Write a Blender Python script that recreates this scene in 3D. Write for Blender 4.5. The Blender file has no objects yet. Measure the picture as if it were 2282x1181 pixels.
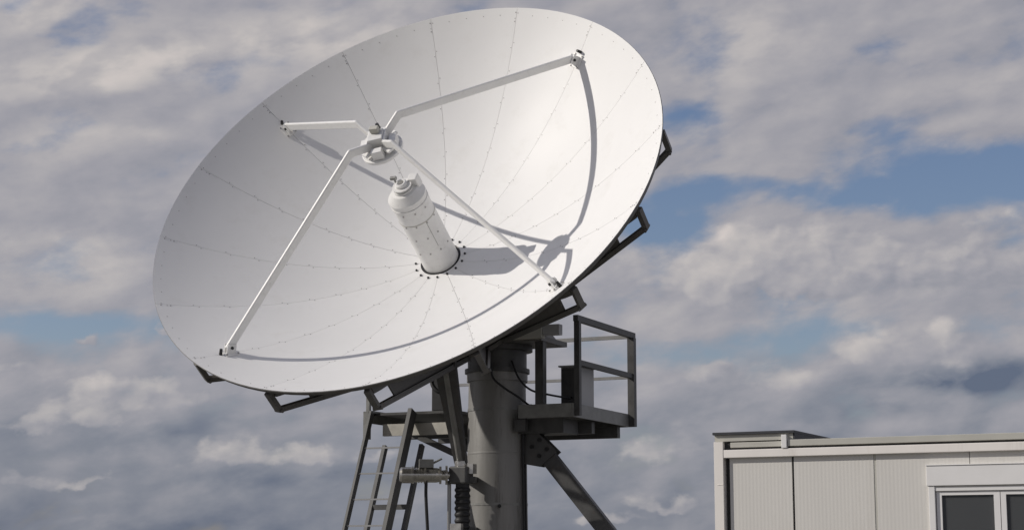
import bpy, math, random
from math import sin, cos, tan, atan2, asin, radians, degrees, pi, sqrt
from mathutils import Vector, Matrix
random.seed(7)
S = bpy.context.scene
COL = S.collection

# ------------------------------------------------------------------ camera
EYE = 1.6
PITCH = radians(9.395)
cd = bpy.data.cameras.new('camera'); cam = bpy.data.objects.new('camera', cd); COL.objects.link(cam)
cam.location = (0, 0, EYE); cam.rotation_euler = (pi/2 + PITCH, 0, 0)
cd.sensor_width = 36.0; cd.lens = 36.0*4000/2282; cd.clip_start = 0.1; cd.clip_end = 20000
S.camera = cam
S.view_settings.view_transform = 'Standard'; S.view_settings.look = 'None'
S.view_settings.gamma = 1.0; S.view_settings.exposure = 0.0

# ------------------------------------------------------------------ sun
SUN = Vector((-0.857, -0.062, 0.514)).normalized()          # towards the sun
SUN_EL = asin(SUN.z); SUN_ROT = atan2(SUN.x, SUN.y)
sl = bpy.data.lights.new('sun', 'SUN'); sl.energy = 3.05; sl.angle = radians(0.5); sl.color = (1.0, 0.945, 0.87)
so = bpy.data.objects.new('sun', sl); COL.objects.link(so)
so.rotation_euler = SUN.to_track_quat('Z', 'Y').to_euler(); so.location = (-40, 0, 40)

# ------------------------------------------------------------------ sky
W = bpy.data.worlds.new('World'); S.world = W; W.use_nodes = True
nt = W.node_tree; nt.nodes.clear(); N = nt.nodes; L = nt.links
def nd(kind, **kw):
    n = N.new(kind)
    for k, v in kw.items(): setattr(n, k, v)
    return n
def m(op, a, b=None, c=None, clamp=False):
    n = nd('ShaderNodeMath', operation=op); n.use_clamp = clamp
    for i, v in enumerate((a, b, c)):
        if v is None: continue
        if isinstance(v, (int, float)): n.inputs[i].default_value = v
        else: L.new(v, n.inputs[i])
    return n.outputs[0]
def noise(vec, scale, detail, rough, dist=0.0, out='Fac'):
    n = nd('ShaderNodeTexNoise'); n.inputs['Scale'].default_value = scale; n.inputs['Detail'].default_value = detail
    n.inputs['Roughness'].default_value = rough; n.inputs['Distortion'].default_value = dist
    L.new(vec, n.inputs['Vector']); return n.outputs[out]
def smooth(v, lo, hi, a=0.0, b=1.0):
    n = nd('ShaderNodeMapRange', interpolation_type='SMOOTHSTEP')
    for k, x in (('From Min', lo), ('From Max', hi), ('To Min', a), ('To Max', b)): n.inputs[k].default_value = x
    L.new(v, n.inputs['Value']); return n.outputs['Result']
tc = nd('ShaderNodeTexCoord')
nrm = nd('ShaderNodeVectorMath', operation='NORMALIZE'); L.new(tc.outputs['Generated'], nrm.inputs[0])
sp = nd('ShaderNodeSeparateXYZ'); L.new(nrm.outputs[0], sp.inputs[0])
az = m('MULTIPLY', m('ARCTAN2', sp.outputs['X'], sp.outputs['Y']), 180/pi)      # degrees east of straight ahead
el = m('MULTIPLY', m('ARCSINE', sp.outputs['Z']), 180/pi)                       # degrees above the horizon
vx = nd('ShaderNodeCombineXYZ')
L.new(m('MULTIPLY', az, 0.1), vx.inputs['X']); L.new(m('MULTIPLY_ADD', el, 0.19, m('MULTIPLY', az, -0.028)), vx.inputs['Y'])
P0 = vx.outputs[0]
wn = nd('ShaderNodeTexNoise'); wn.inputs['Scale'].default_value = 2.2; wn.inputs['Detail'].default_value = 4; wn.inputs['Roughness'].default_value = 0.5
L.new(P0, wn.inputs['Vector'])
wsep = nd('ShaderNodeSeparateXYZ'); L.new(wn.outputs['Color'], wsep.inputs[0])
# cloud-bank coordinates (degrees), their edges torn up by noise
azw = m('ADD', az, m('MULTIPLY', m('SUBTRACT', wsep.outputs['X'], 0.5), 3.6))
elw = m('ADD', el, m('MULTIPLY', m('SUBTRACT', wsep.outputs['Y'], 0.5), 1.7))
def banks(rows):
    """sum of soft cloud banks: azimuth, elevation, half widths, tilt (degrees), weight"""
    tot = None
    for a0, e0, ra, re, rot, wt in rows:
        c, s = cos(radians(rot)), sin(radians(rot))
        dx = m('SUBTRACT', azw, a0); dy = m('SUBTRACT', elw, e0)
        p = m('MULTIPLY_ADD', dx, c/ra, m('MULTIPLY', dy, s/ra))
        q = m('MULTIPLY_ADD', dy, c/re, m('MULTIPLY', dx, -s/re))
        r2 = m('MULTIPLY_ADD', p, p, m('MULTIPLY', q, q))
        g = m('MULTIPLY', m('POWER', 2.718, m('MULTIPLY', r2, -1.0)), wt)
        tot = g if tot is None else m('ADD', tot, g)
    return tot
GAPS = [(15.2, 11.7, 3.9, 1.15, 0, 0.70), (6.1, 11.8, 2.6, 0.45, 0, 0.42), (4.9, 10.7, 1.5, 0.9, 0, 0.60), (11.0, 11.6, 2.6, 0.5, 0, 0.45),
        (5.2, 6.6, 2.4, 0.7, 0, 0.30), (8.4, 7.1, 3.2, 0.55, 0, 0.36), (-14.8, 7.3, 4.6, 0.6, 0, 0.50), (-14.6, 16.1, 1.9, 0.2, 0, 0.10), (-16.0, 17.3, 0.6, 0.4, 0, 0.15),
        (6.2, 14.0, 0.9, 0.5, 0, 0.26), (12.2, 13.6, 1.6, 0.4, 0, 0.20), (11.3, 16.0, 1.6, 0.5, 10, 0.20), (4.2, 9.0, 1.0, 0.5, 0, 0.25), (-9.5, 12.4, 1.3, 0.4, 0, 0.16)]
LIGHTS = [(-12.6, 15.2, 4.6, 0.9, 14, 0.26), (-15.2, 17.0, 1.8, 0.7, 14, 0.22), (-6.0, 16.6, 3.2, 0.9, 12, 0.20), (-14.8, 9.3, 2.6, 0.7, 0, 0.18), (-14.0, 12.9, 2.6, 0.5, 6, 0.14),
          (8.2, 16.8, 1.9, 1.0, 0, 0.12), (6.4, 15.4, 1.3, 1.4, 0, 0.10), (15.2, 14.6, 2.4, 0.4, 8, 0.08), (14.5, 16.4, 2.4, 0.5, 8, 0.06),
          (14.4, 5.5, 2.8, 0.5, 2, -0.34), (15.2, 5.45, 1.8, 0.32, 2, -0.12), (10.6, 4.7, 3.4, 0.4, 3, -0.12), (-11.2, 4.1, 2.4, 0.4, 10, -0.16), (-7.2, 2.5, 3.4, 0.4, 2, -0.14), (-10.0, 1.0, 9.0, 0.6, 0, -0.10), (-9.2, 11.2, 3.0, 0.6, 8, -0.10), (-13.5, 14.1, 3.0, 0.3, 8, -0.08)]
# heaped clouds: azimuth, elevation of the flat foot, half width, height, brightness
HEAPS = [(6.9, 8.0, 2.0, 2.7, 1.0), (9.6, 8.0, 3.0, 3.3, 0.62), (13.2, 8.1, 4.2, 2.35, 0.44), (16.0, 8.6, 1.6, 1.8, 0.55), (4.2, 8.6, 1.6, 1.2, 0.55),
         (8.6, 5.25, 1.5, 1.25, 0.75), (11.3, 5.9, 1.35, 1.6, 0.9), (13.9, 6.0, 1.5, 1.4, 0.7), (6.2, 5.7, 1.4, 0.9, 0.5),
         (4.2, 2.9, 1.8, 1.3, 0.8), (4.7, 1.7, 1.6, 0.65, 0.65), (2.9, 1.2, 1.0, 0.5, 0.5), (-8.75, 2.9, 1.4, 1.1, 0.95), (-6.5, 3.0, 1.0, 0.95, 0.85), (-4.4, 3.2, 1.1, 0.5, 0.4),
         (-13.2, 4.2, 1.9, 1.2, 0.85), (-15.3, 3.8, 1.3, 0.6, 0.8), (-10.9, 4.9, 2.6, 0.9, 0.6), (-12.9, 2.3, 0.9, 0.55, 0.85), (-15.2, 2.3, 1.3, 0.6, 0.5), (-15.6, 5.5, 1.4, 0.6, 0.6),
         (-11.2, 6.9, 0.7, 0.55, 0.6), (-13.6, 6.7, 0.8, 0.4, 0.5)]
fb = noise(P0, 2.6, 7, 0.5, 0.15)
sh = nd('ShaderNodeVectorMath', operation='ADD'); L.new(P0, sh.inputs[0]); sh.inputs[1].default_value = (-0.07, 0.08, 0)
fb2 = noise(sh.outputs[0], 2.6, 7, 0.5, 0.15)
relief = m('SUBTRACT', fb, fb2)
fine = noise(P0, 8.0, 7, 0.58, 0.1)
dens = m('ADD', m('SUBTRACT', m('MULTIPLY_ADD', m('SUBTRACT', fb, 0.5), 1.15, 0.62), banks(GAPS)), m('MULTIPLY', m('SUBTRACT', fine, 0.5), 0.34))
cover = m('MULTIPLY', smooth(dens, 0.16, 0.56), smooth(el, 22, 50, 1.0, 0.45))
puff = smooth(noise(P0, 5.5, 6, 0.5, 0.1), 0.36, 0.62, 0.5, 1.4)
reach = smooth(el, 4.0, 13.0, 0.7, 0.5)
lowdark = smooth(el, 1.0, 8.0, -0.21, 0.0)
lum = m('ADD', m('ADD', m('MULTIPLY', banks(LIGHTS), puff), m('MULTIPLY', relief, reach)), m('ADD', lowdark, m('MULTIPLY_ADD', m('SUBTRACT', fine, 0.5), 0.14, 0.46)))
def ramp(v, stops):
    cr = nd('ShaderNodeValToRGB'); L.new(v, cr.inputs[0]); e = cr.color_ramp.elements
    e[0].position = stops[0][0]; e[0].color = stops[0][1]+(1,); e[1].position = stops[-1][0]; e[1].color = stops[-1][1]+(1,)
    for p_, c in stops[1:-1]: x = e.new(p_); x.color = c+(1,)
    return cr.outputs[0]
STOPS = [(0.0, (0.115, 0.142, 0.205)), (0.25, (0.230, 0.245, 0.292)), (0.45, (0.352, 0.345, 0.378)), (0.70, (0.53, 0.497, 0.485)), (1.0, (0.73, 0.655, 0.61))]
col_far = ramp(lum, STOPS)
# the heaps: lumps from cellular noise, sunlit from the upper left, grey flat feet
vl = nd('ShaderNodeCombineXYZ'); L.new(m('MULTIPLY', az, 0.1), vl.inputs['X']); L.new(m('MULTIPLY', el, 0.125), vl.inputs['Y'])
wv = nd('ShaderNodeTexNoise'); wv.inputs['Scale'].default_value = 9; wv.inputs['Detail'].default_value = 5; L.new(vl.outputs[0], wv.inputs['Vector'])
wa = nd('ShaderNodeVectorMath', operation='MULTIPLY_ADD'); L.new(wv.outputs['Color'], wa.inputs[0]); wa.inputs[1].default_value = (0.07, 0.07, 0); L.new(vl.outputs[0], wa.inputs[2])
def lumps(off):
    o = nd('ShaderNodeVectorMath', operation='ADD'); L.new(wa.outputs[0], o.inputs[0]); o.inputs[1].default_value = off
    v = nd('ShaderNodeTexVoronoi', feature='SMOOTH_F1', voronoi_dimensions='2D'); v.inputs['Scale'].default_value = 6.0; v.inputs['Detail'].default_value = 3.0; v.inputs['Roughness'].default_value = 0.36
    v.inputs['Smoothness'].default_value = 0.6; L.new(o.outputs[0], v.inputs['Vector'])
    return m('SUBTRACT', 1.0, v.outputs['Distance'])
lp = lumps((0, 0, 0)); lp2 = lumps((-0.016, 0.018, 0))
lrel = m('SUBTRACT', lp, lp2)
wvs = nd('ShaderNodeSeparateXYZ'); L.new(wv.outputs['Color'], wvs.inputs[0])
azh = m('ADD', az, m('MULTIPLY_ADD', m('SUBTRACT', wsep.outputs['X'], 0.5), 2.4, m('MULTIPLY', m('SUBTRACT', wvs.outputs['X'], 0.5), 2.6)))
elh = m('ADD', el, m('MULTIPLY_ADD', m('SUBTRACT', wsep.outputs['Y'], 0.5), 1.2, m('MULTIPLY', m('SUBTRACT', wvs.outputs['Y'], 0.5), 1.5)))
sw = st_ = None
for a0, e0, ra, hh, br in HEAPS:
    p = m('MULTIPLY', m('SUBTRACT', azh, a0), 1/ra)
    y = m('MULTIPLY', m('SUBTRACT', elh, e0+hh*0.30), 1/(hh*0.70))
    yy = m('MULTIPLY', y, m('MULTIPLY_ADD', m('LESS_THAN', y, 0.0), 1.1, 1.0))          # flatter below
    w_ = m('POWER', 2.718, m('MULTIPLY', m('MULTIPLY_ADD', p, p, m('MULTIPLY', yy, yy)), -1.3))
    t_ = m('MULTIPLY', w_, m('MULTIPLY_ADD', m('SUBTRACT', m('MULTIPLY', y, 0.19), m('MULTIPLY', p, 0.11)), 1.0, 0.28+0.34*br))
    sw = w_ if sw is None else m('ADD', sw, w_); st_ = t_ if st_ is None else m('ADD', st_, t_)
lit = m('DIVIDE', st_, m('MAXIMUM', sw, 0.001))
hd = m('ADD', m('MULTIPLY', sw, 1.15), m('MULTIPLY_ADD', m('SUBTRACT', lp, 0.55), 0.85, m('MULTIPLY', m('SUBTRACT', fine, 0.5), 0.9)))
halpha = m('MULTIPLY', smooth(hd, 0.20, 1.05), smooth(sw, 0.08, 0.5))
hl = m('ADD', lit, m('ADD', m('MULTIPLY_ADD', lrel, 0.46, m('MULTIPLY', relief, 0.3)), m('MULTIPLY', m('SUBTRACT', fine, 0.5), 0.20)))
col_heap = ramp(hl, STOPS)
mixc = nd('ShaderNodeMixRGB'); L.new(m('MULTIPLY', halpha, smooth(el, 5.0, 8.0, 0.74, 0.88)), mixc.inputs[0]); L.new(col_far, mixc.inputs[1]); L.new(col_heap, mixc.inputs[2])
cover = m('MAXIMUM', cover, halpha)
st = nd('ShaderNodeTexSky', sky_type='NISHITA'); st.sun_disc = False
st.sun_elevation = SUN_EL; st.sun_rotation = SUN_ROT; st.altitude = 100; st.air_density = 1.2; st.dust_density = 0.6; st.ozone_density = 3.5
bg1 = nd('ShaderNodeBackground'); bg1.inputs['Strength'].default_value = 0.075; sk = nd('ShaderNodeMixRGB', blend_type='MULTIPLY'); sk.inputs[0].default_value = 1.0; L.new(st.outputs[0], sk.inputs[1]); sk.inputs[2].default_value = (1.05, 0.95, 1.04, 1); L.new(sk.outputs[0], bg1.inputs['Color'])
bg2 = nd('ShaderNodeBackground'); bg2.inputs['Strength'].default_value = 1.0; L.new(mixc.outputs[0], bg2.inputs['Color'])
mx = nd('ShaderNodeMixShader'); L.new(m('MULTIPLY', cover, 0.95), mx.inputs[0]); L.new(bg1.outputs[0], mx.inputs[1]); L.new(bg2.outputs[0], mx.inputs[2])
wo = nd('ShaderNodeOutputWorld'); L.new(mx.outputs[0], wo.inputs[0])

# ------------------------------------------------------------------ materials
def mat(name, col, rough=0.5, metal=0.0, var=0.1, vscale=4.0, bump=0.0, bscale=40.0, stain=None, stain_amt=0.0, spec=0.5, streak=False):
    M = bpy.data.materials.new(name); M.use_nodes = True
    t = M.node_tree; b = t.nodes['Principled BSDF']
    b.inputs['Roughness'].default_value = rough; b.inputs['Metallic'].default_value = metal; b.inputs['Specular IOR Level'].default_value = spec
    c = t.nodes.new('ShaderNodeTexCoord')
    mp = t.nodes.new('ShaderNodeMapping'); t.links.new(c.outputs['Object'], mp.inputs[0])
    if streak: mp.inputs['Scale'].default_value = (1, 1, 0.12)
    n = t.nodes.new('ShaderNodeTexNoise'); n.inputs['Scale'].default_value = vscale; n.inputs['Detail'].default_value = 7; n.inputs['Roughness'].default_value = 0.6
    t.links.new(mp.outputs[0], n.inputs['Vector'])
    r = t.nodes.new('ShaderNodeValToRGB'); t.links.new(n.outputs['Fac'], r.inputs[0])
    r.color_ramp.elements[0].position = 0.3; r.color_ramp.elements[1].position = 0.7
    r.color_ramp.elements[0].color = tuple(x*(1-var) for x in col)+(1,); r.color_ramp.elements[1].color = tuple(min(1, x*(1+var)) for x in col)+(1,)
    out = r.outputs[0]
    if stain:
        n2 = t.nodes.new('ShaderNodeTexNoise'); n2.inputs['Scale'].default_value = vscale*2.3; n2.inputs['Detail'].default_value = 8; n2.inputs['Roughness'].default_value = 0.7
        t.links.new(mp.outputs[0], n2.inputs['Vector'])
        r2 = t.nodes.new('ShaderNodeValToRGB'); t.links.new(n2.outputs['Fac'], r2.inputs[0])
        r2.color_ramp.elements[0].position = 0.55; r2.color_ramp.elements[1].position = 0.72
        r2.color_ramp.elements[0].color = (0, 0, 0, 1); r2.color_ramp.elements[1].color = (stain_amt,)*3+(1,)
        mxx = t.nodes.new('ShaderNodeMixRGB'); t.links.new(r2.outputs[0], mxx.inputs[0]); t.links.new(out, mxx.inputs[1]); mxx.inputs[2].default_value = tuple(stain)+(1,)
        out = mxx.outputs[0]
    t.links.new(out, b.inputs['Base Color'])
    rr = t.nodes.new('ShaderNodeMapRange'); t.links.new(n.outputs['Fac'], rr.inputs['Value'])
    rr.inputs['To Min'].default_value = max(0.02, rough-0.08); rr.inputs['To Max'].default_value = min(1, rough+0.08); t.links.new(rr.outputs[0], b.inputs['Roughness'])
    if bump:
        n3 = t.nodes.new('ShaderNodeTexNoise'); n3.inputs['Scale'].default_value = bscale; n3.inputs['Detail'].default_value = 5
        t.links.new(c.outputs['Object'], n3.inputs['Vector'])
        bp = t.nodes.new('ShaderNodeBump'); bp.inputs['Strength'].default_value = bump; bp.inputs['Distance'].default_value = 0.01
        t.links.new(n3.outputs['Fac'], bp.inputs['Height']); t.links.new(bp.outputs[0], b.inputs['Normal'])
    return M
WHITE = mat('white_dish_paint', (0.79, 0.785, 0.775), 0.5, var=0.02, vscale=1.3, stain=(0.62, 0.60, 0.56), stain_amt=0.22, spec=0.35)
_w = WHITE.node_tree; _b = _w.nodes['Principled BSDF']; _src = _b.inputs['Base Color'].links[0].from_socket       # pressed panels differ a touch in tone
_oi = _w.nodes.new('ShaderNodeObjectInfo'); _mr = _w.nodes.new('ShaderNodeMapRange'); _mr.inputs['To Min'].default_value = 0.965; _mr.inputs['To Max'].default_value = 1.0
_w.links.new(_oi.outputs['Random'], _mr.inputs['Value']); _mm = _w.nodes.new('ShaderNodeMixRGB'); _mm.blend_type = 'MULTIPLY'; _mm.inputs[0].default_value = 1.0
_w.links.new(_src, _mm.inputs[1]); _w.links.new(_mr.outputs[0], _mm.inputs[2]); _w.links.new(_mm.outputs[0], _b.inputs['Base Color'])
WHITE2 = mat('white_strut_paint', (0.80, 0.795, 0.78), 0.42, var=0.03, vscale=6, stain=(0.55, 0.53, 0.48), stain_amt=0.35)
TUBEW = mat('white_feed_paint', (0.74, 0.735, 0.72), 0.45, var=0.05, vscale=7, stain=(0.48, 0.46, 0.42), stain_amt=0.4)
BACKM = mat('panel_back_grey', (0.24, 0.235, 0.23), 0.6, var=0.1)
BOLT = mat('weathered_bolt', (0.36, 0.35, 0.34), 0.5, 0.5, var=0.2, vscale=30)
BOLTD = mat('dark_bolt', (0.02, 0.02, 0.02), 0.5, 0.2, var=0.2, vscale=30)
STEEL = mat('painted_dark_steel', (0.09, 0.09, 0.09), 0.5, 0.15, var=0.3, vscale=5, stain=(0.09, 0.06, 0.045), stain_amt=0.5)
RIBM = mat('rib_steel', (0.17, 0.165, 0.16), 0.5, 0.2, var=0.18, vscale=4, stain=(0.12, 0.07, 0.05), stain_amt=0.6)
GALV = mat('galvanised_steel', (0.26, 0.26, 0.25), 0.45, 0.35, var=0.2, vscale=9, bump=0.1, bscale=60)
MASTM = mat('mast_steel', (0.26, 0.255, 0.245), 0.5, 0.2, var=0.22, vscale=4, stain=(0.13, 0.12, 0.11), stain_amt=0.85, bump=0.12, bscale=25, streak=True)
BLACK = mat('black_rubber', (0.018, 0.018, 0.02), 0.5, var=0.2, vscale=20)
MOTOR = mat('bare_motor_metal', (0.62, 0.60, 0.56), 0.24, 0.85, var=0.2, vscale=14)
CABM = mat('cabinet_grey', (0.42, 0.42, 0.42), 0.45, var=0.06)
SUNGALV = mat('sunlit_galvanised_steel', (0.50, 0.48, 0.43), 0.5, 0.1, var=0.15, vscale=8)  # lighter copy of galvanised steel, sunlight put into its colour
ALU = mat('aluminium_rail', (0.38, 0.38, 0.38), 0.4, 0.4, var=0.1)
FRAMEW = mat('container_frame_paint', (0.85, 0.81, 0.765), 0.5, var=0.05, vscale=3, stain=(0.5, 0.45, 0.38), stain_amt=0.35, streak=True)
WALLM = mat('container_wall_paint', (0.675, 0.657, 0.62), 0.5, var=0.04, vscale=2, stain=(0.47, 0.44, 0.38), stain_amt=0.3, streak=True)
GREYT = mat('container_roof_trim', (0.50, 0.49, 0.44), 0.5, var=0.06)
ROOFD = mat('dark_roof_sheet', (0.035, 0.037, 0.045), 0.6, var=0.2)
PVC = mat('white_window_pvc', (0.80, 0.79, 0.78), 0.35, var=0.03)
GAP_SHADE = mat('dark_gap_and_shade', (0.03, 0.03, 0.03), 0.6)  # near black for the gaps and the shade strip by the corner post
INNER = mat('container_lining', (0.25, 0.24, 0.22), 0.8, var=0.05)
CURT = mat('dark_curtain_cloth', (0.16, 0.165, 0.175), 0.85, var=0.2, vscale=8)
GROUND = mat('gravel_ground', (0.13, 0.125, 0.11), 0.9, var=0.25, vscale=0.6, bump=0.4, bscale=18, stain=(0.09, 0.11, 0.05), stain_amt=0.7)
GLASS = bpy.data.materials.new('window_glass'); GLASS.use_nodes = True
_t = GLASS.node_tree; _b = _t.nodes['Principled BSDF']; _b.inputs['Base Color'].default_value = (0.17, 0.173, 0.178, 1); _b.inputs['Roughness'].default_value = 0.03
_tr = _t.nodes.new('ShaderNodeBsdfTransparent'); _tr.inputs[0].default_value = (0.75, 0.8, 0.82, 1)
_mx = _t.nodes.new('ShaderNodeMixShader'); _mx.inputs[0].default_value = 0.65
_t.links.new(_b.outputs[0], _mx.inputs[1]); _t.links.new(_tr.outputs[0], _mx.inputs[2]); _t.links.new(_mx.outputs[0], _t.nodes['Material Output'].inputs[0])

# ------------------------------------------------------------------ mesh helpers
ORIGIN = {}
def V3(*a): return Vector(a)
class MB:
    def __init__(s): s.v = []; s.f = []; s.sm = []; s.mi = []
    def add(s, vs, fs, smooth=False, mi=0):
        o = len(s.v); s.v += [Vector(p) for p in vs]
        for f in fs: s.f.append([i+o for i in f]); s.sm.append(smooth); s.mi.append(mi)
    def box(s, c, ex, ey, ez, bev=0.0):
        """box round c with half-extent vectors"""
        c = Vector(c)
        vs = [c + ex*x + ey*y + ez*z for x in (-1, 1) for y in (-1, 1) for z in (-1, 1)]
        s.add(vs, [(0, 1, 3, 2), (4, 6, 7, 5), (0, 4, 5, 1), (2, 3, 7, 6), (0, 2, 6, 4), (1, 5, 7, 3)])
    def bar(s, p, q, wd, ht, up=(0, 0, 1)):
        """rectangular bar from p to q: wd sideways, ht along up"""
        p = Vector(p); q = Vector(q); d = (q-p); ln = d.length; d.normalize()
        up = Vector(up); sd = d.cross(up)
        if sd.length < 1e-4: sd = d.cross(Vector((1, 0, 0)))
        sd.normalize(); u2 = sd.cross(d)
        s.box((p+q)/2, d*ln/2, sd*wd/2, u2*ht/2)
    def channel(s, p, q, wd, ht, up=(0, 0, 1), t=0.014, side=1):
        """C channel: web plus two flanges"""
        p = Vector(p); q = Vector(q); d = (q-p).normalized(); up = Vector(up); sd = d.cross(up).normalized()*side; u2 = up
        s.bar(p+sd*(wd/2-t/2), q+sd*(wd/2-t/2), t, ht-2*t-0.002, up)
        for k in (-1, 1): s.bar(p+u2*k*(ht/2-t/2), q+u2*k*(ht/2-t/2), wd, t, up)
    def tube(s, p, q, r0, r1=None, n=20, caps=True):
        p = Vector(p); q = Vector(q); r1 = r0 if r1 is None else r1
        d = (q-p).normalized(); a = d.orthogonal().normalized(); b = d.cross(a)
        A = [p + a*cos(2*pi*i/n)*r0 + b*sin(2*pi*i/n)*r0 for i in range(n)]
        B = [q + a*cos(2*pi*i/n)*r1 + b*sin(2*pi*i/n)*r1 for i in range(n)]
        s.add(A+B, [(i, (i+1) % n, n+(i+1) % n, n+i) for i in range(n)], True)
        if caps:
            s.add(A, [tuple(range(n))[::-1]]); s.add(B, [tuple(range(n))])
    def lathe(s, o, ax, prof, n=40):
        """profile of (radius, height) round axis ax from o; every band keeps crisp edges"""
        o = Vector(o); d = Vector(ax).normalized(); a = d.orthogonal().normalized(); b = d.cross(a)
        for (r0, h0), (r1, h1) in zip(prof, prof[1:]):
            A = [o + d*h0 + (a*cos(2*pi*i/n) + b*sin(2*pi*i/n))*r0 for i in range(n)]
            B = [o + d*h1 + (a*cos(2*pi*i/n) + b*sin(2*pi*i/n))*r1 for i in range(n)]
            if r0 < 1e-5: s.add([A[0]]+B, [(0, 1+i, 1+(i+1) % n) for i in range(n)], True)
            elif r1 < 1e-5: s.add(A+[B[0]], [(i, (i+1) % n, n) for i in range(n)], True)
            else: s.add(A+B, [(i, (i+1) % n, n+(i+1) % n, n+i) for i in range(n)], True)
    def path(s, pts, r, n=10):
        """tube through a polyline"""
        pts = [Vector(p) for p in pts]; rings = []; a = None
        for i, p in enumerate(pts):
            d = (pts[min(i+1, len(pts)-1)] - pts[max(i-1, 0)]).normalized()
            a = d.orthogonal().normalized() if a is None else (a - d*a.dot(d)).normalized()
            b = d.cross(a); rings.append([p + (a*cos(2*pi*k/n) + b*sin(2*pi*k/n))*r for k in range(n)])
        fs = [(i*n+k, i*n+(k+1) % n, (i+1)*n+(k+1) % n, (i+1)*n+k) for i in range(len(pts)-1) for k in range(n)]
        s.add([p for R_ in rings for p in R_], fs, True)
        s.add(rings[0], [tuple(range(n))[::-1]]); s.add(rings[-1], [tuple(range(n))])
    def bent(s, pts, wd, ht, up):
        """rectangular tube bent through a polyline, ht measured along up"""
        pts = [Vector(p) for p in pts]; up = Vector(up).normalized(); R_ = []
        for i, p in enumerate(pts):
            d0 = (pts[i]-pts[i-1]).normalized() if i else None
            d1 = (pts[i+1]-pts[i]).normalized() if i < len(pts)-1 else None
            d = ((d0 or d1)+(d1 or d0)).normalized(); sd = d.cross(up).normalized(); u2 = sd.cross(d)
            k = 1.0 if d0 is None or d1 is None else 1/max(0.5, d.dot(d0))
            R_.append([p+sd*wd/2*x+u2*ht/2*k*y for x, y in ((-1, -1), (1, -1), (1, 1), (-1, 1))])
        fs = [(i*4+k, i*4+(k+1) % 4, (i+1)*4+(k+1) % 4, (i+1)*4+k) for i in range(len(pts)-1) for k in range(4)]
        fs += [(3, 2, 1, 0), tuple(len(pts)*4-4+k for k in range(4))]
        s.add([p for q in R_ for p in q], fs)
    def build(s, name, mats, parent=None, bevel=0.0):
        me = bpy.data.meshes.new(name)
        mn = Vector([min(p[i] for p in s.v) for i in range(3)]); mxx = Vector([max(p[i] for p in s.v) for i in range(3)])
        o0 = (mn+mxx)/2
        if parent is None: o0.z = mn.z
        me.from_pydata([p-o0 for p in s.v], [], s.f); me.update()
        for p, a, b in zip(me.polygons, s.sm, s.mi): p.use_smooth = a; p.material_index = b
        for M in (mats if isinstance(mats, (list, tuple)) else [mats]): me.materials.append(M)
        o = bpy.data.objects.new(name, me); COL.objects.link(o)
        ORIGIN[o.name] = o0
        if parent: o.parent = parent; o.location = o0 - ORIGIN[parent.name]
        else: o.location = o0
        if bevel:
            b = o.modifiers.new('bevel', 'BEVEL'); b.width = bevel; b.segments = 2; b.limit_method = 'ANGLE'; b.angle_limit = radians(40)
        return o
def tag(o, label=None, cat=None, group=None, kind=None):
    for k, v in (('label', label), ('category', cat), ('group', group), ('kind', kind)):
        if v: o[k] = v
    return o
def thing(name, loc, label, cat, group=None):
    o = bpy.data.objects.new(name, None); COL.objects.link(o); o.location = loc; o.empty_display_size = 0.3
    ORIGIN[o.name] = Vector(loc); return tag(o, label, cat, group)
Z = V3(0, 0, 1)

# ------------------------------------------------------------------ ground
g = MB(); K = 24; R0 = 6000
g.add([(0, 0, 0)] + [(R0*cos(2*pi*i/K), R0*sin(2*pi*i/K), 0) for i in range(K)], [(0, 1+i, 1+(i+1) % K) for i in range(K)])
tag(g.build('ground', GROUND), kind='structure')

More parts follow.
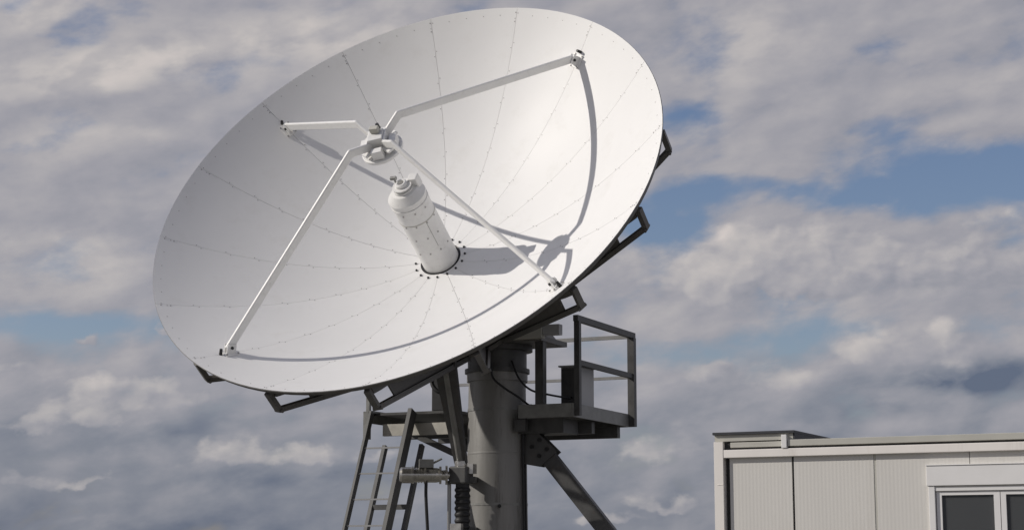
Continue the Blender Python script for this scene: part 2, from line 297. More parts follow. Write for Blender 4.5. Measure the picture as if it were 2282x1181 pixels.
# ------------------------------------------------------------------ satellite dish
DV = V3(-0.81303, 20.22756, 3.40770+EYE)                 # bottom of the bowl
DA = V3(-0.34050, -0.74197, 0.57753)                     # where the dish looks
DU = V3(0.90886, -0.41709, 0.0); DW = V3(0.24088, 0.52489, 0.81637)
FOC = 1.83690; RAD = 3.0
def hgt(r): return r*r/(4*FOC)
def D(r, phi, h): return DV + DA*h + (DU*cos(phi) + DW*sin(phi))*r
def rad_dir(phi): return DU*cos(phi) + DW*sin(phi)
def tan_dir(phi): return DW*cos(phi) - DU*sin(phi)
SEAMS = [radians(10+22.5*k) for k in range(16)]
dish = thing('satellite_dish', (-0.175, 21.2, 3.9), 'big white satellite dish tilted up to the left on its dark steel mast', 'satellite dish')
NR, NA = 30, 8
for k in range(16):
    b = MB(); p0, p1 = SEAMS[k], SEAMS[k]+radians(22.5); rs = [0.245 + (RAD-0.245)*i/NR for i in range(NR+1)]
    front = []; back = []
    for r in rs:
        gap = 0.0016/r
        for j in range(NA+1):
            ph = p0+gap + (p1-p0-2*gap)*j/NA
            # pressed panels are very slightly out of true
            dz = 0.0016*sin(7*ph+k)*sin(pi*j/NA)*sin(2.3*r+k*1.7)
            sl_ = r/(2*FOC); nn = (DA - rad_dir(ph)*sl_).normalized()
            front.append(D(r, ph, hgt(r)+dz)); back.append(D(r, ph, hgt(r)) - nn*0.010)
    w_ = NA+1
    q = [(i*w_+j, (i+1)*w_+j, (i+1)*w_+j+1, i*w_+j+1) for i in range(NR) for j in range(NA)]
    b.add(front, q, True, 0); b.add(back, [f[::-1] for f in q], True, 1)
    for i in range(NR):
        for j0 in (0, NA):
            A = [front[i*w_+j0], front[(i+1)*w_+j0], back[(i+1)*w_+j0], back[i*w_+j0]]; b.add(A, [(0, 1, 2, 3) if j0 else (3, 2, 1, 0)])
    for i0 in (0, NR):
        for j in range(NA):
            e_mi = 1 if i0 else 0
            A = [front[i0*w_+j], front[i0*w_+j+1], back[i0*w_+j+1], back[i0*w_+j]]; b.add(A, [(0, 1, 2, 3)], False, e_mi)
    def bolt(r, ph, rr):
        c = D(r, ph, hgt(r)); nn = (DA - rad_dir(ph)*(r/(2*FOC))).normalized()
        o_ = len(b.mi); b.tube(c-nn*0.002, c+nn*0.004, rr, rr*0.8, 8); b.mi[o_:] = [2]*(len(b.mi)-o_)
    for i in range(9):
        r = 0.62+0.285*i
        bolt(r, p0+0.016/r, 0.0065); bolt(r+0.05, p1-0.016/(r+0.05), 0.0065)
    for j in range(1, 5): bolt(2.93, p0+(p1-p0)*j/5, 0.006)
    for rr_ in (2.955, 2.87): bolt(rr_, p0+0.016/rr_, 0.009)
    b.build('reflector_panel', [WHITE, BACKM, BOLT], dish)
b = MB()                                                   # folded rim behind the panel edges
n = 128
for (ra, ha), (rb, hb) in (((2.997, -0.013), (2.988, -0.065)), ((2.988, -0.065), (2.93, -0.10)), ((2.93, -0.10), (2.93, -0.075))):
    A = [D(ra, 2*pi*i/n, hgt(RAD)+ha) for i in range(n)]; B = [D(rb, 2*pi*i/n, hgt(RAD)+hb) for i in range(n)]
    b.add(A+B, [(i, (i+1) % n, n+(i+1) % n, n+i) for i in range(n)], True)
b.build('rim_band', RIBM, dish)
for ph in SEAMS:                                           # sixteen radial ribs carrying the panels
    b = MB(); T = tan_dir(ph)
    def prism(pts, th):
        A = [D(r, ph, h)+T*th/2 for r, h in pts]; B = [D(r, ph, h)-T*th/2 for r, h in pts]; k_ = len(pts)
        b.add(A+B, [tuple(range(k_)), tuple(range(2*k_-1, k_-1, -1))] + [(i, k_+i, k_+(i+1) % k_, (i+1) % k_) for i in range(k_)])
    up = [(0.5+2.42*i/14) for i in range(15)]
    for r0, r1 in zip(up, up[1:]):
        prism([(r0, hgt(r0)-0.013), (r1, hgt(r1)-0.013), (r1, hgt(r1)-0.075-0.075*(r1 > 2.0)), (r0, hgt(r0)-0.075-0.075*(r1 > 2.0))], 0.062)
    prism([(2.992, hgt(RAD)-0.105), (2.992, 0.845), (2.935, 0.865), (2.935, hgt(RAD)-0.105)], 0.062)
    prism([(2.992, 0.843), (0.62, -1.06), (0.62, -0.985), (2.934, 0.863)], 0.066)
    web = [(r, hgt(r)-0.077) for r in (0.62, 1.2, 1.7, 2.2, 2.55)] + [(2.55, 0.555), (0.62, -0.98)]
    prism(web, 0.016)
    b.tube(D(2.965, ph, 0.842)-T*0.05, D(2.965, ph, 0.842)+T*0.05, 0.02, n=10)
    b.build('rib', RIBM, dish)
b = MB()                                                   # tension rods between rib tips and a hoop
for r_, h_ in ((1.65, 0.03),):
    for k in range(16): b.bar(D(r_, SEAMS[k], h_), D(r_, SEAMS[(k+1) % 16], h_), 0.04, 0.04, DA)
b.build('hoop', RIBM, dish)
b = MB(); b.lathe(DV, DA, [(0.0, -0.02), (0.61, 0.0), (0.61, -0.12), (0.58, -0.12), (0.58, -0.98), (0.615, -0.98), (0.615, -1.04), (0.0, -1.04)], 48)
b.build('hub_drum', RIBM, dish)
# feed tube in the middle
b = MB(); b.lathe(DV, DA, [(0.214, -0.02), (0.214, 0.93), (0.221, 0.93), (0.221, 0.965), (0.214, 0.965), (0.214, 1.005)], 48)
feed = b.build('feed_tube', TUBEW, dish)
b = MB(); b.lathe(DV, DA, [(0.214, 1.006), (0.222, 1.012), (0.222, 1.035), (0.205, 1.055), (0.150, 1.115), (0.118, 1.122), (0.0, 1.122)], 48)
b.build('feed_cap', TUBEW, feed)
b = MB(); b.lathe(DV, DA, [(0.115, 1.123), (0.115, 1.140), (0.085, 1.140), (0.085, 1.165), (0.112, 1.165), (0.112, 1.182), (0.07, 1.182), (0.07, 1.21), (0.055, 1.222), (0.04, 1.222), (0.035, 1.16), (0.0, 1.16)], 36)
b.build('feed_horn', TUBEW, feed)
b = MB(); q = D(0.10, radians(150), 1.10); b.tube(q, q+DA*0.17, 0.011, n=8); b.tube(q+DA*0.15-DU*0.035, q+DA*0.15+DU*0.03, 0.024, n=12)
b.build('wash_nozzle', GALV, feed)
b = MB(); c = D(0.15, radians(42), 1.135); b.box(c, DU*0.055, DW*0.055, DA*0.075); b.build('polariser_box', TUBEW, feed, bevel=0.012)
b = MB()
for i in range(16):
    ph = radians(10+22.5*i); c = D(0.302, ph, hgt(0.302)); b = MB(); b.tube(c, c+DA*0.014, 0.0135, n=8); b.build('base_bolt', BOLTD, feed)
b = MB(); b.lathe(DV, DA, [(0.215, 0.004), (0.232, 0.004), (0.238, -0.018)], 48); b.build('seal_ring', BLACK, feed)
b = MB()
for h_, phs in ((0.30, (250, 285, 320, 355)), (0.52, (262, 300, 338)), (0.72, (250, 285, 320, 355)), (0.90, (262, 300, 338))):
    for p_ in phs:
        b = MB(); c = D(0.213, radians(p_), h_); b.tube(c, c+rad_dir(radians(p_))*0.008, 0.010, n=8); b.build('screw', BOLT, feed)
b = MB(); b.bar(D(0.2145, radians(318), 0.36), D(0.2145, radians(318), 0.735), 0.006, 0.005, rad_dir(radians(318))); b.build('joint_strip', BOLT, feed)
b = MB(); b.lathe(DV, DA, [(0.2155, 0.735), (0.218, 0.738), (0.218, 0.745), (0.2155, 0.748)], 48); b.build('joint_band', GREYT, feed)
# four struts with a bend near the middle
STRUT = [radians(x) for x in (55, 145, 235, 325)]
for ph in STRUT:
    rf = 2.615; hf = hgt(rf); nn = (DA - rad_dir(ph)*(rf/(2*FOC))).normalized(); T = tan_dir(ph)
    b = MB()
    b.bent([D(rf-0.01, ph, hf+0.055), D(0.345, ph, 1.945), D(0.075, ph, 1.835)], 0.035, 0.096, DA)
    s_ = b.build('feed_strut', WHITE2, dish, bevel=0.011)
    b = MB(); c = D(rf, ph, hf)+nn*0.008; t2 = nn.cross(T).normalized()
    b.box(c, T*0.070, t2*0.080, nn*0.006)
    for k in (-1, 1): b.box(c+nn*0.053+T*k*0.027, T*0.006, t2*0.055, nn*0.05)
    f_ = b.build('foot_bracket', WHITE2, s_)
    for x, y in ((-1, -1), (-1, 1), (1, -1), (1, 1)):
        b = MB(); p_ = c+T*x*0.058+t2*y*0.07; b.tube(p_, p_+nn*0.018, 0.011, n=8); b.build('foot_bolt', BOLT, s_)
    b = MB(); p_ = c+nn*0.07; b.tube(p_-T*0.05, p_+T*0.05, 0.016, n=8); b.build('pivot_pin', BOLTD, s_)
    b = MB(); p_ = D(2.705, ph, hgt(2.705)); b.tube(p_-nn*0.005, p_+nn*0.065, 0.019, 0.016, n=10); b.build('anchor_stud', BOLTD, s_)
# subreflector with its mounting block
b = MB(); b.lathe(DV, DA, [(0.0, 1.585), (0.08, 1.600), (0.16, 1.645), (0.235, 1.705), (0.235, 1.735), (0.225, 1.742), (0.10, 1.742), (0.0, 1.742)], 48)
subr = b.build('subreflector', WHITE2, dish)
b = MB()
b.box(D(0, 0, 1.868), rad_dir(radians(10))*0.085, tan_dir(radians(10))*0.085, DA*0.068)
b.build('mount_block', TUBEW, subr, bevel=0.008)
for ph in STRUT:
    p_ = ph+radians(45); b = MB(); b.box(D(0.165, p_, 1.80), rad_dir(p_)*0.040, tan_dir(p_)*0.062, DA*0.055); b.build('spacer_block', WHITE2, subr, bevel=0.006)
    b = MB(); b.box(D(0.15, ph, 1.80), rad_dir(ph)*0.075, tan_dir(ph)*0.045, DA*0.012); b.build('clamp_plate', WHITE2, subr)
b = MB(); b.lathe(DV, DA, [(0.09, 1.743), (0.09, 1.80)], 24); b.build('adjuster_ring', GALV, subr)
b = MB(); c = D(0.04, radians(95), 1.972); b.box(c, DU*0.05, DW*0.03, DA*0.035); b.build('drive_box', GREYT, subr, bevel=0.006)
for p_ in (radians(10), radians(190)):
    b = MB(); b.box(D(0.095, p_, 1.872), rad_dir(p_)*0.008, tan_dir(p_)*0.11, DA*0.045); b.build('side_plate', WHITE2, subr, bevel=0.004)
b = MB(); c = D(0.10, radians(80), 1.965); b.tube(c-DA*0.03, c+DA*0.035, 0.02, n=10); b.build('cable_gland', BLACK, subr)
# turning head behind the hub
E1 = V3(0.90886, -0.41709, 0); E2 = V3(0.41709, 0.90886, 0)
PC = V3(-0.175, 21.2, 0)
def Q(a, b_, z): return PC + E1*a + E2*b_ + Z*z
b = MB(); b.lathe(Q(0, 0, 0), Z, [(0.0, 3.80), (0.385, 3.80), (0.385, 3.85), (0.35, 3.85), (0.35, 4.06), (0.42, 4.06), (0.42, 4.12), (0.0, 4.12)], 40)
hd = b.build('azimuth_head', STEEL, dish)
ax = DV - DA*0.86
for k in (-1, 1):
    b = MB()
    T0 = ax+DU*0.70*k
    pts = [T0+E2*0.16+Z*0.14, T0-E2*0.16+Z*0.06, T0-E2*0.20-Z*0.12, Q(0.66*k, -0.36, 4.12), Q(0.66*k, 0.36, 4.12), T0+E2*0.34-Z*0.05]
    A = [p+DU*0.03 for p in pts]; B = [p-DU*0.03 for p in pts]; kk = len(pts)
    b.add(A+B, [tuple(range(kk)), tuple(range(2*kk-1, kk-1, -1))] + [(i, kk+i, kk+(i+1) % kk, (i+1) % kk) for i in range(kk)])
    b.build('yoke_cheek', RIBM, dish)
b = MB(); b.tube(ax-DU*0.80, ax+DU*0.80, 0.11, n=24); b.build('elevation_axle', GALV, dish)
b = MB(); b.box(Q(0, 0, 4.15), E1*0.74, E2*0.38, Z*0.028); b.build('turntable', RIBM, dish)
b = MB(); p_ = Q(0.46, -0.42, 4.20); b.bar(p_-E1*0.35, p_+E1*0.32, 0.10, 0.12, Z); b.build('stop_arm', GREYT, dish)
b = MB(); p_ = Q(0.89, -0.40, 4.23); b.box(p_, E1*0.10, E2*0.05, Z*0.06); b.build('limit_switch', CABM, dish)

# ------------------------------------------------------------------ mast
mast = thing('mast', (PC.x, PC.y, 0), 'thick round grey steel mast standing under the dish, lit along its left edge', 'mast')
b = MB(); b.lathe(PC, Z, [(0.40, 0.0), (0.372, 1.4), (0.358, 2.2), (0.350, 2.84), (0.352, 2.845), (0.352, 2.862), (0.349, 2.867), (0.338, 3.70), (0.36, 3.70), (0.36, 3.799), (0.0, 3.799)], 56)
mp_ = b.build('pole', MASTM, mast)
b = MB(); c = PC + V3(0.03, -0.365, 2.24); b.tube(c-V3(0, 0.0, 0), c-V3(0, 0.02, 0), 0.022, n=10); b.build('bolt', BOLTD, mp_)
for ang_, rr_ in ((radians(-38), 0.016), (radians(-31), 0.012)):
    dv = V3(cos(ang_), sin(ang_), 0); b = MB(); b.path([PC+dv*0.425+Z*0.07, PC+dv*0.41+Z*1.4, PC+dv*0.39+Z*2.4, PC+dv*0.382+Z*3.0, PC+dv*0.40+Z*3.3, PC+dv*0.47+Z*3.42], rr_); b.build('conduit', BLACK, mast)
for z_, r_ in ((1.2, 0.384), (2.25, 0.362), (3.35, 0.350)):
    b = MB(); b.lathe(PC, Z, [(r_-0.01, z_), (r_, z_), (r_, z_+0.03), (r_-0.01, z_+0.03)], 48); b.build('strap', GALV, mast)
b = MB(); b.lathe(PC, Z, [(0.62, 0.0), (0.62, 0.06), (0.40, 0.06)], 40); b.build('base_flange', STEEL, mast)
# diagonal leg on the right with its bolted gusset
LD = V3(0.80, -0.30, 0).normalized()
t0 = PC + LD*0.50 + Z*2.98; t1 = PC + LD*2.95 + Z*0.0
b = MB(); b.bar(t0, t1, 0.115, 0.185, Z); leg = b.build('diagonal_leg', STEEL, mast, bevel=0.01)
sdv = LD.cross(Z).normalized(); dd = (t1-t0).normalized(); nn2 = sdv.cross(dd)
for k in (-1, 1):
    b = MB()
    pts = [PC+LD*0.30+Z*3.10, PC+LD*0.30+Z*2.74, t0+dd*0.26+nn2*0.135*(1 if nn2.z < 0 else -1), t0+dd*0.26-nn2*0.135*(1 if nn2.z < 0 else -1), PC+LD*0.55+Z*3.08]
    A = [p+sdv*(0.075*k+0.008) for p in pts]; B = [p+sdv*(0.075*k-0.008) for p in pts]; kk = len(pts)
    b.add(A+B, [tuple(range(kk)), tuple(range(2*kk-1, kk-1, -1))] + [(i, kk+i, kk+(i+1) % kk, (i+1) % kk) for i in range(kk)])
    b.build('gusset_plate', STEEL, mast)
for x in (0.02, 0.16):
    for y in (-0.06, 0.06):
        b = MB(); c = t0+dd*x+nn2*y; b.tube(c-sdv*0.10, c+sdv*0.10, 0.024, n=8); b.build('gusset_bolt', BOLTD, mast)

# ------------------------------------------------------------------ service platform round the mast
plat = thing('service_platform', Q(0, 0.4, 3.05), 'dark steel service platform with railings bolted round the mast', 'platform')
FZ = 3.385
b = MB()                                                   # grating floor with a hole for the mast
xa, xb, ya, yb = -1.50, 1.09, -0.30, 1.47
for (p0, p1, q0, q1) in ((xa, -0.40, ya, yb), (0.40, xb, ya, yb), (-0.40, 0.40, 0.42, yb)):
    b.box(Q((p0+p1)/2, (q0+q1)/2, FZ-0.035), E1*((p1-p0)/2-0.002), E2*((q1-q0)/2-0.002), Z*0.015)
b.build('floor', STEEL, plat)
b = MB()
for p, q in (((xb+0.01, ya-0.02), (xb+0.01, yb+0.02)), ((xb-0.012, yb+0.012), (xa+0.012, yb+0.012)), ((xa-0.01, yb+0.02), (xa-0.01, ya-0.02))):
    b.bar(Q(p[0], p[1], 3.315), Q(q[0], q[1], 3.315), 0.02, 0.155)
b.bar(Q(0.42, ya-0.012, 3.315), Q(xb-0.002, ya-0.012, 3.315), 0.018, 0.155)
b.build('edge_beam', GALV, plat)
for y in (-0.20, -0.19, 0.47, 1.30):
    b = MB()
    if y == -0.19: b.bar(Q(0.33, y, 3.165), Q(xb-0.62, y, 3.165), 0.09, 0.14)
    elif y < 0:
        b.bar(Q(-1.36, y-0.09, 3.155), Q(-0.37, y-0.09, 3.155), 0.06, 0.14)
    else: b.bar(Q(-1.42, y, 3.165), Q(1.03, y, 3.165), 0.09, 0.14)
    b.build('support_beam', STEEL if y != -0.20 else SUNGALV, plat)  # front beam takes the copy with sunlight in its colour
b = MB(); b.box(Q(0.62, 0.1, 3.16), E1*0.28, E2*0.22, Z*0.085); b.build('support_bracket', STEEL, plat)
for p, q in (((-1.0, -0.06, 3.08), (-0.33, -0.04, 2.78)), ((-0.75, 0.47, 3.09), (-0.24, 0.25, 2.74))):
    b = MB(); b.bar(Q(*p), Q(*q), 0.06, 0.07); b.build('brace', STEEL, plat)
def post(a, b_, z0, z1, wd=0.065, mt=STEEL):
    q = MB(); q.bar(Q(a, b_, z0), Q(a, b_, z1), wd, wd, E1); return q.build('railing_post', mt, plat)
RT = 4.365
post(xb+0.055, -0.27, 3.25, RT-0.03); post(xb+0.055, 1.47, 3.24, RT-0.03, 0.085); post(0.68, -0.265, 3.25, RT-0.10, 0.10)
post(-1.545, -0.34, 3.05, 3.95, 0.045, GALV); post(-1.545, 1.47, 3.24, RT-0.03)
def rail(p, q, hh=0.055, wd=0.05, mt=STEEL):
    r_ = MB(); r_.bar(Q(*p), Q(*q), wd, hh); return r_.build('rail', mt, plat)
rail((xb+0.055, -0.33, RT), (xb+0.055, 1.53, RT), 0.07, 0.06); rail((xb+0.055, -0.235, 3.86), (xb+0.055, 1.425, 3.86), 0.06)
rail((xb+0.02, 1.50, RT-0.01), (-1.545, 1.50, RT-0.01), 0.045, 0.04, ALU); rail((xb+0.01, 1.50, 3.85), (-1.50, 1.50, 3.85), 0.035, 0.04, ALU)
b = MB(); b.box(Q(-1.545, -0.385, 3.22), E1*0.035, E2*0.02, Z*0.16); b.build('post_clamp', GALV, plat)

cabt = thing('control_cabinet', Q(0.89, 0.33, FZ-0.02), 'small grey control cabinet standing in the railed right corner of the platform', 'cabinet')
b = MB(); b.box(Q(0.89, 0.335, FZ+0.235), E1*0.13, E2*0.195, Z*0.235); b.build('body', CABM, cabt, bevel=0.006)
b = MB(); b.box(Q(0.89, 0.128, FZ+0.235), E1*0.115, E2*0.010, Z*0.215); dr = b.build('door', STEEL, cabt)
b = MB(); b.box(Q(0.975, 0.108, FZ+0.24), E1*0.012, E2*0.009, Z*0.05); b.build('handle', BLACK, dr)
b = MB(); b.box(Q(0.89, 0.32, FZ+0.480), E1*0.145, E2*0.225, Z*0.009); b.build('roof', CABM, cabt)

jb = thing('junction_box', Q(-0.73, 0.05, FZ-0.02), 'dark junction box on the platform left of the mast, under the bowl', 'junction box')
b = MB(); b.box(Q(-0.73, 0.05, FZ+0.22), E1*0.115, E2*0.10, Z*0.235); b.build('body', STEEL, jb, bevel=0.006)
b = MB(); b.box(Q(-0.73, -0.058, FZ+0.22), E1*0.10, E2*0.007, Z*0.21); b.build('lid', BLACK, jb)

# ------------------------------------------------------------------ stair ladder
lad = thing('access_ladder', Q(-1.25, -2.0, 0), 'steep dark steel access ladder rising to the left end of the platform', 'ladder')
slope = (-E2*0.43 - Z).normalized()
def LP(a, z, back=0.0):
    t = (3.37-z)/(-slope.z); return Q(a, -0.36, 3.37) + slope*t + (E2*0.90+Z*-0.42).normalized()*back
for a, wd, dp in ((-1.49, 0.03, 0.08), (-0.94, 0.05, 0.14)):
    b = MB(); b.bar(LP(a, 3.37), LP(a, 0.0), wd, dp, E2); b.build('stringer', STEEL, lad)
for a in (-1.46, -0.96):
    b = MB(); b.bar(LP(a, 3.16, 0.42), LP(a, 0.0, 0.42), 0.045, 0.07, E2); b.build('back_brace', STEEL, lad)
for i in range(12):
    z = 2.93-0.305*i
    if z < 0.1: break
    b = MB(); b.bar(LP(-1.474, z), LP(-0.966, z), 0.03, 0.018, Z); b.build('rung', ALU, lad)
b = MB(); b.bar(LP(-1.44, 2.42, 0.42), LP(-0.98, 2.42, 0.42), 0.05, 0.06, Z); b.build('cross_bar', STEEL, lad)

# ------------------------------------------------------------------ elevation jack
jack = thing('elevation_jack', Q(-0.47, -0.62, 1.2), 'elevation screw jack with bare metal gear motor beside the mast', 'screw jack')
JB = V3(-0.585, 20.72, 2.585)
JT = DV - DA*0.30 - DW*0.85 + DU*0.12
b = MB(); b.box(JB, E1*0.115, E2*0.10, Z*0.10); gb = b.build('gearbox', STEEL, jack, bevel=0.02)
b = MB(); b.box(JB+E1*0.14+Z*0.07, E1*0.035, E2*0.05, Z*0.055); b.tube(JB+Z*0.08-E2*0.0, JB+Z*0.16, 0.075, n=18); b.build('gearbox_cover', MOTOR, gb)
for k in (-1, 1):
    b = MB(); b.bar(JB+Z*0.14+E1*0.03*k, JT+E1*0.11*k, 0.05, 0.09, E1); b.build('lift_arm', STEEL, jack)
b = MB(); b.tube(JB+Z*0.1, JT, 0.04, n=14); b.build('screw', GALV, jack)
b = MB(); b.tube(JB+Z*-0.10+E1*0.02, JB+E1*0.02+Z*-1.3, 0.08, n=20)
for i in range(14): z = -0.14-0.07*i; b.lathe(JB+E1*0.02, Z, [(0.08, z), (0.092, z-0.02), (0.092, z-0.035), (0.08, z-0.055)], 24)
b.build('screw_boot', BLACK, jack)
b = MB(); b.bar(JB+V3(-0.135, 0.02, -0.06), JB+V3(-0.135, 0.02, -1.3), 0.02, 0.04, E1); b.build('guide_bar', ALU, jack)
md = V3(-1, -0.06, 0.0).normalized(); m0 = JB+md*0.10
b = MB(); b.lathe(m0, md, [(0.0, 0.0), (0.045, 0.0), (0.045, 0.055), (0.108, 0.055), (0.108, 0.08), (0.060, 0.08), (0.056, 0.125), (0.100, 0.125), (0.100, 0.15), (0.078, 0.152), (0.084, 0.19), (0.084, 0.30), (0.098, 0.302), (0.098, 0.325), (0.080, 0.327),
    (0.080, 0.345), (0.088, 0.346), (0.088, 0.36), (0.080, 0.361), (0.080, 0.375), (0.088, 0.376), (0.088, 0.39), (0.080, 0.391), (0.080, 0.405), (0.088, 0.406), (0.088, 0.42), (0.080, 0.421), (0.080, 0.44), (0.100, 0.442), (0.100, 0.465), (0.092, 0.467), (0.092, 0.575), (0.080, 0.60), (0.05, 0.605), (0.0, 0.605)], 36)
mo = b.build('motor', MOTOR, jack)
b = MB(); b.box(m0+md*0.30+Z*0.13, md*0.085, md.cross(Z)*0.06, Z*0.05); b.build('terminal_box', GALV, mo, bevel=0.008)
b = MB(); b.tube(m0+md*0.235+Z*0.08, m0+md*0.235+Z*0.135, 0.012, n=8); b.tube(m0+md*0.235+Z*0.13-E2*0.0, m0+md*0.12+Z*0.19, 0.012, n=8); b.build('brake_lever', GALV, mo)
b = MB(); b.bar(JB+E1*0.1-Z*0.05, PC+V3(-0.28, -0.15, 2.54), 0.14, 0.07); b.build('mast_bracket', STEEL, jack)
b = MB(); b.bar(JB+E1*0.1-Z*0.62, PC+V3(-0.28, -0.15, 1.97), 0.14, 0.06); b.build('mast_bracket', STEEL, jack)
b = MB(); b.box(JB-Z*0.60-E2*0.13+E1*0.01, E1*0.07, E2*0.03, Z*0.05); b.build('end_switch', MOTOR, jack)

# ------------------------------------------------------------------ cables
def cable(pts, r, label):
    out = []                                                # Catmull-Rom through the points
    P_ = [Vector(p) for p in pts]; P_ = [P_[0]*2-P_[1]]+P_+[P_[-1]*2-P_[-2]]
    for i in range(1, len(P_)-2):
        a, b_, c, d = P_[i-1:i+3]
        for k in range(8):
            t = k/8; out.append(0.5*((2*b_)+(c-a)*t+(2*a-5*b_+4*c-d)*t*t+(3*b_-a-3*c+d)*t**3))
    out.append(P_[-2]); b = MB(); b.path(out, r); tag(b.build('cable', BLACK), label, 'cable', 'black cables round the mast')
c0 = m0+md*0.30
cable([c0-Z*0.08, c0-Z*0.25+V3(0.0, 0, 0), c0-Z*0.6+V3(0.02, 0, 0), c0-Z*1.1+V3(0.05, 0.0, 0), c0-Z*2.3+V3(0.25, 0.1, 0), V3(c0.x+0.35, c0.y+0.15, 0.01)], 0.019, 'black cable hanging straight down from the jack motor')
cable([Q(-0.42, -0.12, 3.95), Q(-0.65, -0.22, 3.86), Q(-0.74, -0.25, 3.72), Q(-0.66, -0.26, 3.60), Q(-0.52, -0.22, 3.58)], 0.025, 'thick cable looped in front of the junction box')
cable([Q(-0.35, -0.12, 4.02), Q(-0.58, -0.24, 3.95), Q(-0.66, -0.28, 3.80), Q(-0.58, -0.28, 3.68), Q(-0.46, -0.22, 3.66)], 0.022, 'second black cable looped beside the junction box, nearer the mast')
cable([Q(0.30, -0.24, 3.92), Q(0.42, -0.30, 3.70), Q(0.58, -0.32, 3.56), Q(0.75, -0.2, 3.51), Q(0.88, 0.09, 3.49), Q(0.92, 0.11, 3.50)], 0.012, 'black cable sagging from the mast head to the grey cabinet')
cable([Q(0.10, -0.38, 3.90), Q(0.13, -0.40, 3.72), Q(0.25, -0.36, 3.60), Q(0.42, -0.30, 3.48), Q(0.52, -0.2, 3.38)], 0.013, 'thin cable curling over the top of the mast to the platform floor')

# ------------------------------------------------------------------ site container
ANG = radians(26.2)
CD = V3(cos(ANG), -sin(ANG), 0); CN = V3(-sin(ANG), -cos(ANG), 0)      # along the front, out of the front
C0 = V3(1.848, 16.5, 0)
def C(t, z, out=0.0): return C0 + CD*t + CN*out + Z*z
cont = thing('site_container', C(3.0, 0, -1.2), 'off white site office container with window at the lower right', 'container')
LEN, DEP = 6.0, 2.4
def cbox(b, t0, t1, z0, z1, o0, o1): b.box(C((t0+t1)/2, (z0+z1)/2, (o0+o1)/2), CD*(t1-t0)/2, CN*(o1-o0)/2, Z*(z1-z0)/2)
for t in (0.0, LEN-0.088):
    for o in (-0.088, -DEP):
        b = MB(); cbox(b, t, t+0.088, 0.02, 2.687, o, o+0.088)
        if t == 0 and o == -0.088: cbox(b, 0.03, 0.086, 2.295, 2.301, 0.0, 0.003)
        b.build('corner_post', FRAMEW, cont, bevel=0.006)
b = MB(); cbox(b, 0.09, LEN-0.09, 2.54, 2.612, -0.085, -0.003)
cbox(b, 0.09, LEN-0.09, 2.54, 2.612, -DEP, -DEP+0.082); b.build('roof_beam', FRAMEW, cont, bevel=0.004)
b = MB(); cbox(b, 0.70, LEN-0.09, 2.632, 2.690, -0.09, -0.012); cbox(b, 0.15, 0.64, 2.632, 2.680, -0.11, -0.03); b.build('roof_trim', GREYT, cont, bevel=0.004)
b = MB(); cbox(b, 0.09, LEN-0.09, 2.613, 2.631, -0.085, -0.045); cbox(b, 0.092, 0.148, 2.633, 2.68, -0.10, -0.05); b.build('shadow_gap', GAP_SHADE, cont)
b = MB(); cbox(b, 0.09, LEN-0.09, 0.02, 0.16, -0.085, -0.003); b.build('floor_beam', FRAMEW, cont)
b = MB(); cbox(b, 0.05, LEN-0.05, 2.60, 2.672, -DEP+0.05, -0.115); b.build('roof', GREYT, cont)
b = MB(); cbox(b, 0.0, 0.745, 2.691, 2.750, -DEP+0.1, -0.03); b.build('roof_curb', GREYT, cont)
b = MB(); cbox(b, -0.012, 0.762, 2.751, 2.773, -DEP+0.05, -0.005); cbox(b, 0.747, 0.760, 2.692, 2.750, -DEP+0.08, -0.03); b.build('roof_cover', ROOFD, cont)
b = MB(); cbox(b, 0.645, 0.695, 2.615, 2.735, -0.045, 0.006); b.build('roof_clip', PVC, cont, bevel=0.004)
for k in (1, 2):
    b = MB(); cbox(b, -0.002+0.06, 0.062, 0.16, 2.54, -DEP+0.09, -0.09) if k == 1 else cbox(b, 0.09, LEN-0.09, 0.16, 2.54, -DEP+0.02, -DEP+0.06)
    b.build('end_wall' if k == 1 else 'rear_wall', WALLM if k == 1 else INNER, cont)
b = MB(); cbox(b, 0.07, LEN-0.09, 0.10, 0.16, -DEP+0.07, -0.09); b.build('inner_floor', INNER, cont)
def sheet(t0, t1, z0, z1, name='wall_panel'):
    """finely ribbed wall sheet 47 mm behind the frame"""
    b = MB(); pts = []; t = t0; pitch = 0.034
    while t < t1-1e-6:
        for dt, o in ((0.0, 0.0), (0.014, 0.0), (0.017, -0.0003), (0.031, -0.0003)):
            if t+dt < t1: pts.append((t+dt, o))
        t += pitch
    pts.append((t1, 0.0)); k = len(pts); base = -0.047
    b.add([C(a, z0, base+o) for a, o in pts]+[C(a, z1, base+o) for a, o in pts], [(i, i+1, k+i+1, k+i) for i in range(k-1)])
    b.add([C(a, z, o) for a, z, o in ((t0, z0, base), (t0, z1, base), (t0, z1, base-0.03), (t0, z0, base-0.03), (t1, z0, base), (t1, z1, base), (t1, z1, base-0.03), (t1, z0, base-0.03))],
          [(0, 3, 2, 1), (4, 5, 6, 7), (3, 7, 6, 2)])
    return b.build(name, WALLM, cont)
WT0, WT1, WZ0, WZ1 = 1.95, 3.25, 0.95, 2.417
sheet(0.135, 0.722, 0.16, 2.54); sheet(0.742, 1.468, 0.16, 2.54); sheet(1.492, WT0, 0.16, 2.54)
sheet(WT0, 2.306, WZ1, 2.54); sheet(2.312, WT1, WZ1, 2.54); sheet(WT0, WT1, 0.16, WZ0); sheet(WT1, LEN-0.09, 0.16, 2.54)
b = MB(); cbox(b, 0.0895, 0.1345, 0.16, 2.54, -0.10, -0.085); b.build('corner_shade_strip', GAP_SHADE, cont)  # set-back strip coloured near black to deepen the post's shadow
b = MB(); cbox(b, 0.7225, 0.7415, 0.16, 2.54, -0.075, -0.062); b.build('panel_gap', GAP_SHADE, cont)
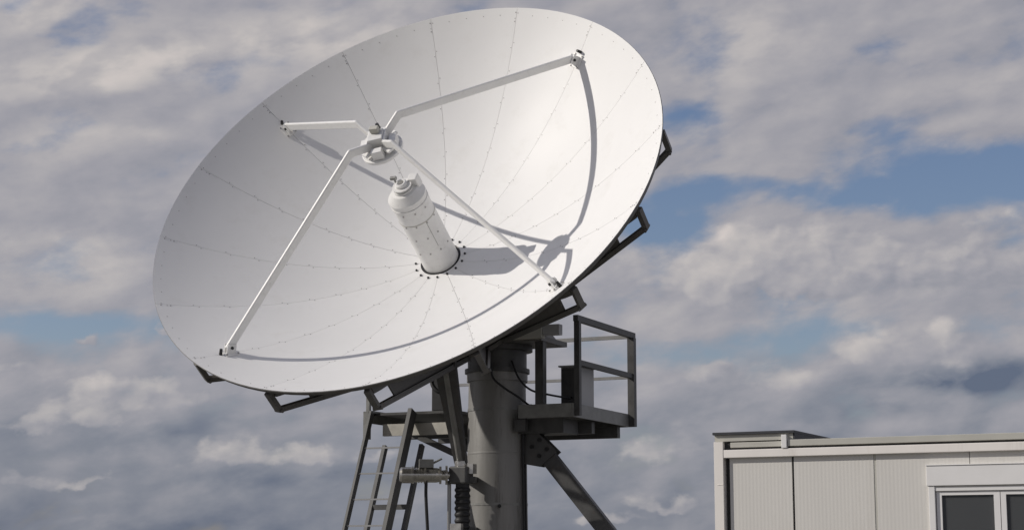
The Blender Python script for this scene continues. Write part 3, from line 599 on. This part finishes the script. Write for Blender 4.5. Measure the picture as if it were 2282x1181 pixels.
b = MB(); cbox(b, 1.4685, 1.4915, 0.16, 2.54, -0.06, -0.051); b.build('panel_joint', GREYT, cont)
b = MB()                                                   # window: frame, shutter box, sashes
cbox(b, WT0, WT0+0.055, WZ0, 2.252, -0.09, -0.022); cbox(b, WT1-0.055, WT1, WZ0, 2.252, -0.09, -0.022)
cbox(b, WT0+0.055, WT1-0.055, WZ0, WZ0+0.06, -0.09, -0.022); cbox(b, WT0+0.055, WT1-0.055, 2.207, 2.252, -0.09, -0.030)
win = b.build('window', PVC, cont, bevel=0.004)
b = MB(); cbox(b, WT0-0.012, WT1+0.012, 2.253, 2.425, -0.10, -0.012); cbox(b, WT0-0.018, WT1+0.018, 2.426, 2.434, -0.10, -0.004); b.build('shutter_box', PVC, win, bevel=0.005)
b = MB(); cbox(b, WT0+0.06, WT1-0.06, 2.244, 2.250, -0.029, -0.026); b.build('shutter_slot', GREYT, win)
for t0, t1 in ((WT0+0.062, 2.552), (2.558, WT1-0.062)):
    b = MB()
    cbox(b, t0, t0+0.045, WZ0+0.065, 2.203, -0.085, -0.045); cbox(b, t1-0.052, t1, WZ0+0.065, 2.203, -0.085, -0.045)
    cbox(b, t0+0.045, t1-0.052, WZ0+0.065, WZ0+0.11, -0.085, -0.045); cbox(b, t0+0.045, t1-0.052, 2.172, 2.203, -0.085, -0.045)
    sa = b.build('sash', PVC, win)
    b = MB(); cbox(b, t0+0.0455, t1-0.0525, WZ0+0.111, 2.171, -0.07, -0.063); b.build('pane', GLASS, win)
b = MB(); pts = []
for i in range(60):
    t = 2.66+0.5*i/59; pts.append((t, -0.16+0.022*sin(i*0.55)+0.012*sin(i*1.3)))
k = len(pts); rows = [(WZ0, 0.0), (1.5, 0.02), (1.85, 0.06), (2.15, 0.14), (2.3, 0.2)]
vs = [C(t+sh_*(1-(t-2.66)/0.5), z, o) for z, sh_ in rows for t, o in pts]
b.add(vs, [(r*k+i, r*k+i+1, (r+1)*k+i+1, (r+1)*k+i) for r in range(len(rows)-1) for i in range(k-1)], True); b.build('curtain', CURT, win)
print('scene built:', len(bpy.data.objects), 'objects')
